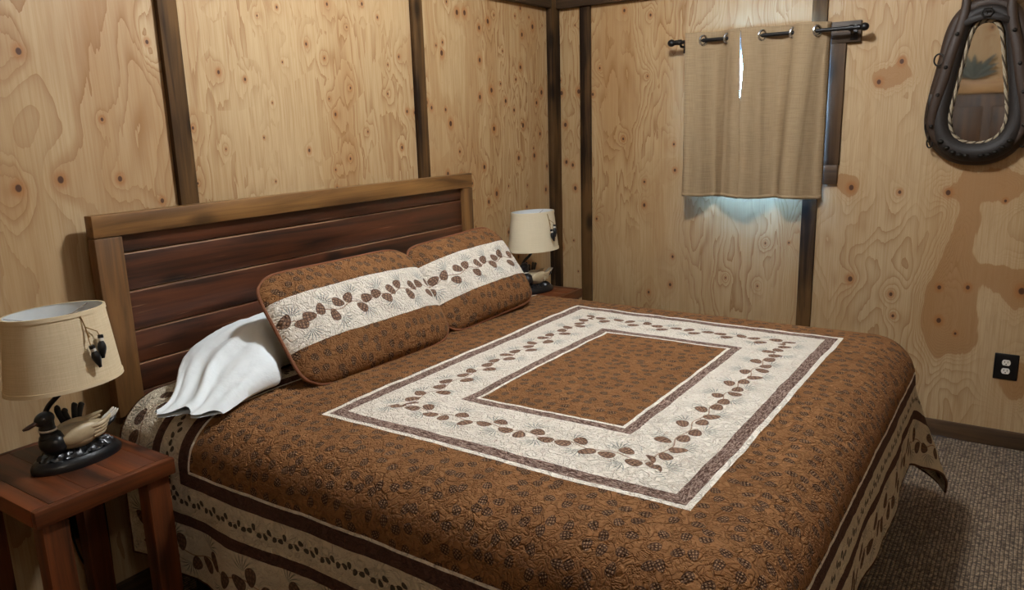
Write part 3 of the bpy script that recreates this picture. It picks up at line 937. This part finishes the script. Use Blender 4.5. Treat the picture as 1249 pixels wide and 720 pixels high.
def curtain(label, ys, front_first, y_bot0, y_bot1, seed, lean=None, ret=False):
    """ys: edge, grommet crossings..., edge (decreasing y).  Between crossings the cloth runs in front of or behind the rod."""
    root = empty('curtain', (RX, (ys[0] + ys[-1]) / 2, 1.175)); PARENT_OFF[root.name] = Vector(root.location)
    tag(root, label, 'curtain', 'tan window curtains')
    zt, zb = 2.027, 1.172
    n = len(ys) - 1
    per = 16
    prof = []
    for i in range(n):
        sgn = -1 if (i % 2 == 0) == front_first else 1
        for k in range(per):
            t = k / per
            if i == 0: sh = math.cos(t * PI / 2)
            elif i == n - 1: sh = math.sin(t * PI / 2)
            else: sh = math.sin(t * PI)
            prof.append((ys[i] + (ys[i + 1] - ys[i]) * t, sgn * sh ** .75))
    prof.append((ys[-1], (-1 if ((n - 1) % 2 == 0) == front_first else 1) * 1.0))
    N = len(prof) - 1; W = 1.5 * abs(ys[0] - ys[-1])
    def f(s, t):
        y, d = prof[min(N, int(round(s * N)))]
        dn = 1 - t                                  # 0 at the top, 1 at the hem
        z = zb + (zt - zb) * t
        yb = y_bot0 + (y_bot1 - y_bot0) * s
        y = y + (yb - y) * min(1, dn * 1.2)
        x = RX - .012 * dn + d * (.030 + .022 * dn) + dn * (.008 * math.sin(s * 15 + seed * 2) + .007 * math.sin(s * 27 + seed))
        x += .005 * noise.noise((s * 5, z * 9, seed)) * min(1, dn * 3) + .003 * noise.noise((s * 14, z * 22, seed))
        if ret: x += (-.034 - x) * max(0, 1 - (s if ret == 1 else 1 - s) / .07) ** 2
        if lean: y += lean(s, z)
        z += .004 * math.sin(s * 9 + seed) * dn
        return Vector((min(x, -.034), y, z))
    bm = bmesh.new()
    grid(bm, N, 60, f, lambda s, t: (s * W, t * .86))
    c = build('cloth', bm, 'curtain', root)
    so = c.modifiers.new('thick', 'SOLIDIFY'); so.thickness = .0022; so.offset = 0
    bm = bmesh.new()
    grid(bm, N, 60, lambda s, t: f(s, .02 + t * .96) + Vector((.004, 0, 0)))
    build('lining', bm, 'lining', root)
    bm = bmesh.new()
    def fh(s, t):
        p = f(s, t * .022); return p + Vector((-.0022, 0, 0))
    grid(bm, N, 1, fh, lambda s, t: (s * W, t * .03 + .4))
    hem = build('hem', bm, 'curtain', root)
    so = hem.modifiers.new('thick', 'SOLIDIFY'); so.thickness = .002; so.offset = 0
    for y in ys[1:-1]:
        bm = bmesh.new()
        ring = [(RX + .023 * math.cos(a) * .55, y - .023 * math.cos(a) * .62, RZ + .023 * math.sin(a)) for a in [2 * PI * k / 24 for k in range(24)]]
        tube(bm, ring, .0062, 8, True)
        build('grommet', bm, 'steel', root)
    return root
curtain('tan linen curtain panel on the left half of the window', [-.858, -.965, -1.095, -1.168], True, -.866, -1.20, 1.0, ret=1)
def lean2(s, z): 
    return -.013 * (1 - s) ** 5 * math.exp(-((z - 1.83) / .12) ** 2)
curtain('tan linen curtain panel on the right half, beside the window casing', [-1.170, -1.272, -1.425, -1.536, -1.585], True, -1.195, -1.585, 2.6, lean2, ret=2)

# ------------------------------------------------------------------ horse collar mirror
MC = (-2.238)
mir = empty('horse_collar_mirror', (0, MC, 1.36)); PARENT_OFF[mir.name] = Vector(mir.location)
tag(mir, 'pear-shaped mirror framed by a dark leather horse collar with rope edge', 'mirror')
half = [(0, 1.968), (.034, 1.955), (.056, 1.905), (.073, 1.80), (.091, 1.68), (.104, 1.59), (.103, 1.53), (.083, 1.480), (.045, 1.453), (0, 1.447)]
def pear(off, x, top_off=None):
    """closed outline: y to the right is negative; offset outwards by off"""
    pts = [(-w_, z_) for w_, z_ in half] + [(w_, z_) for w_, z_ in reversed(half[1:-1])]
    P3 = spline([(0, a, c) for a, c in pts], 6, True)
    out = []
    N = len(P3)
    for i in range(N):
        tng = (P3[(i + 1) % N] - P3[i - 1]).normalized()
        nr = Vector((0, tng.z, -tng.y))
        if nr.dot(P3[i] - Vector((0, 0, 1.66))) < 0: nr = -nr
        p = P3[i] + nr * off
        out.append(Vector((x, MC + p.y, p.z)))
    return out
bm = bmesh.new()
o1 = pear(.012, -.036); o0 = pear(.012, -.030)
A = [bm.verts.new(p) for p in o1]; B = [bm.verts.new(p) for p in o0]
bm.faces.new(A); bm.faces.new(list(reversed(B)))
for i in range(len(A)): bm.faces.new((A[i], B[i], B[(i + 1) % len(A)], A[(i + 1) % len(A)]))
bmesh.ops.recalc_face_normals(bm, faces=bm.faces)
build('glass', bm, 'mirror', mir, smooth=False)
build('back_board', bx(-.028, -.002, MC - .07, MC + .07, 1.50, 1.92, bevel=.004), 'leather', mir)
# rope: three strands twisted round the inner edge
ctr = pear(.004, -.062); N = len(ctr)
for k in range(3):
    pts = []
    for i in range(N * 4):
        j = i // 4; fr = (i % 4) / 4
        p = ctr[j].lerp(ctr[(j + 1) % N], fr)
        tng = (ctr[(j + 1) % N] - ctr[j]).normalized()
        nr = Vector((0, tng.z, -tng.y)); bn = Vector((1, 0, 0))
        th = 2 * PI * (24 * i / (N * 4) + k / 3)
        pts.append(p + (nr * math.cos(th) + bn * math.sin(th)) * .0036)
    build('rope_strand', tube(bmesh.new(), pts, .0035, 7, True), 'rope_shaded' if k == 2 else 'rope', mir)
# padded inner roll
pr = pear(.046, -.052)
rad = [.030 + .013 * max(0, min(1, (1.72 - p.z) / .3)) - .004 * max(0, (p.z - 1.85) / .15) for p in pr]
build('collar_roll', tube(bmesh.new(), pr, rad, 16, True), 'leather', mir)
# outer body of the collar against the wall
po = pear(.078, -.034)
rad = [.030 + .016 * max(0, min(1, (1.75 - p.z) / .3)) for p in po]
build('collar_body', tube(bmesh.new(), po, [min(r_, .033) - (.006 if p.z < 1.44 else 0) for r_, p in zip(rad, po)], 14, True), 'leather_brown', mir)
# hames: the two long curved bars along the sides, standing up past the top
for s in (-1, 1):
    P3 = [(-.062, s * .098, 2.16), (-.066, s * .086, 2.06), (-.074, s * .094, 1.97), (-.080, s * .124, 1.85), (-.083, s * .150, 1.72), (-.082, s * .176, 1.60), (-.078, s * .180, 1.52), (-.072, s * .150, 1.45), (-.066, s * .10, 1.405)]
    pts = spline([(a, MC + b_, c) for a, b_, c in P3], 6)
    n_ = len(pts)
    hame = build('hame', tube(bmesh.new(), pts, [.013 + .010 * math.sin(PI * min(1, i / n_ * 1.1)) for i in range(n_)], 12, flat_=(.62, (1, 0, 0))), 'leather_brown', mir)
    strap = build('strap', tube(bmesh.new(), spline([(-.074, MC + s * .10, 1.955), (-.092, MC + s * .055, 1.975), (-.094, MC, 1.99)], 5), .013, 8, flat_=(.3, (1, 0, 0))), 'leather', mir)
    for z, yy in ((1.92, .112), (1.78, .146), (1.66, .170), (1.52, .186)):
        bm = bmesh.new(); ball(bm, (-.094, MC + s * yy * .96, z), .007, .009, .009, 12, 8); build('stud', bm, 'dull_iron', mir)
    # guide ring standing off the outer edge
    rc = Vector((-.075, MC + s * .172, 1.815))
    build('ring', tube(bmesh.new(), [rc + Vector((.25 * .022 * math.cos(a), .020 * math.cos(a), .026 * math.sin(a))) for a in [2 * PI * k / 24 for k in range(24)]], .0038, 8, True), 'dull_iron', mir)
    # trace hardware: buckle plate and links on the lower flank
    bm = bmesh.new()
    box(bm, -.088, -.070, MC + s * .190 - .010, MC + s * .190 + .010, 1.565, 1.665, bevel=.004)
    build('trace_plate', bm, 'dull_iron', mir)
    for k in range(4):
        rc = Vector((-.072 + .004 * k, MC + s * (.200 - .006 * k), 1.555 - .036 * k))
        ax = (.25, .95) if k % 2 else (.95, .3)
        build('chain_link', tube(bmesh.new(), [rc + Vector((.012 * ax[0] * math.cos(a), .013 * ax[1] * math.cos(a), .023 * math.sin(a))) for a in [2 * PI * j / 20 for j in range(20)]], .0036, 8, True), 'dull_iron', mir)
    for k in range(5):
        bm = bmesh.new(); ball(bm, (-.090, MC + s * (.03 + .026 * k), 1.388 + .004 * k * k), .012, .014, .010, 10, 8); build('buckle', bm, 'dull_iron', mir)
bm = bmesh.new(); tube(bm, [(-.10, MC + .022, 2.0), (-.10, MC + .012, 2.018), (-.10, MC - .012, 2.018), (-.10, MC - .022, 2.0), (-.10, MC - .012, 1.985), (-.10, MC + .012, 1.985)], .0045, 8, True)
build('top_buckle', bm, 'dull_iron', mir)
for s in (-1, 1):
    build('hanging_strap', tube(bmesh.new(), [(-.062, MC + s * .098, 2.15), (-.045, MC + s * .085, 2.19), (-.047, MC + s * .06, 2.235)], .014, 8, flat_=(.3, (1, 0, 0))), 'leather_brown', mir)

# ------------------------------------------------------------------ outlets
def outlet(label, axis, c, wd, ht):
    root = empty('wall_outlet', c, 0 if axis == 'x' else -PI / 2)
    tag(root, label, 'outlet', 'duplex wall outlets')
    O = (0, 0, 0)
    build('cover_plate', bx(-.006, 0, -wd / 2, wd / 2, -ht / 2, ht / 2, bevel=.004, seg=3), 'black_iron', root, origin=O)
    for s in (-1, 1):
        bm = bmesh.new()
        n = 28; f0 = []; f1 = []
        for k in range(n):
            a = 2 * PI * k / n
            y = .0175 * math.cos(a); z = max(-.0135, min(.0135, .0175 * math.sin(a))) + s * .0205
            f0.append(bm.verts.new((-.009, y, z))); f1.append(bm.verts.new((-.005, y, z)))
        bm.faces.new(f0)
        for k in range(n): bm.faces.new((f0[k], f1[k], f1[(k + 1) % n], f0[(k + 1) % n]))
        bmesh.ops.recalc_face_normals(bm, faces=bm.faces)
        sock = build('socket', bm, 'white_plastic', root, origin=O, smooth=False)
        for y0 in (-.0075, .0055):
            build('slot', bx(-.0096, -.0085, y0, y0 + .0024, s * .0205 - .001, s * .0205 + .0085), 'dark_slot', sock, origin=O, smooth=False)
        bm = bmesh.new(); ball(bm, (-.009, 0, s * .0205 - .007), .0008, .0028, .0028, 10, 6); build('ground_hole', bm, 'dark_slot', sock, origin=O)
    bm = bmesh.new(); ball(bm, (-.0065, 0, 0), .0015, .003, .003, 10, 6); build('screw', bm, 'dull_iron', root, origin=O)
    return root
outlet('black outlet plate with white sockets on the right wall below the mirror', 'x', (0, -2.453, .400), .098, .126)
o2 = outlet('dark outlet plate on the back wall behind the near nightstand', 'y', (-3.11, 0, .36), .075, .12)
bm = bmesh.new()
tube(bm, spline([(-3.115, -.012, .38), (-3.125, -.036, .34), (-3.10, -.036, .22), (-3.03, -.038, .12), (-3.015, -.036, .30), (-3.015, -.034, .62)], 8), .0035, 8)
tag(build('lamp_cord', bm, 'black_iron'), 'black lamp cord hanging behind the near nightstand', 'cord')
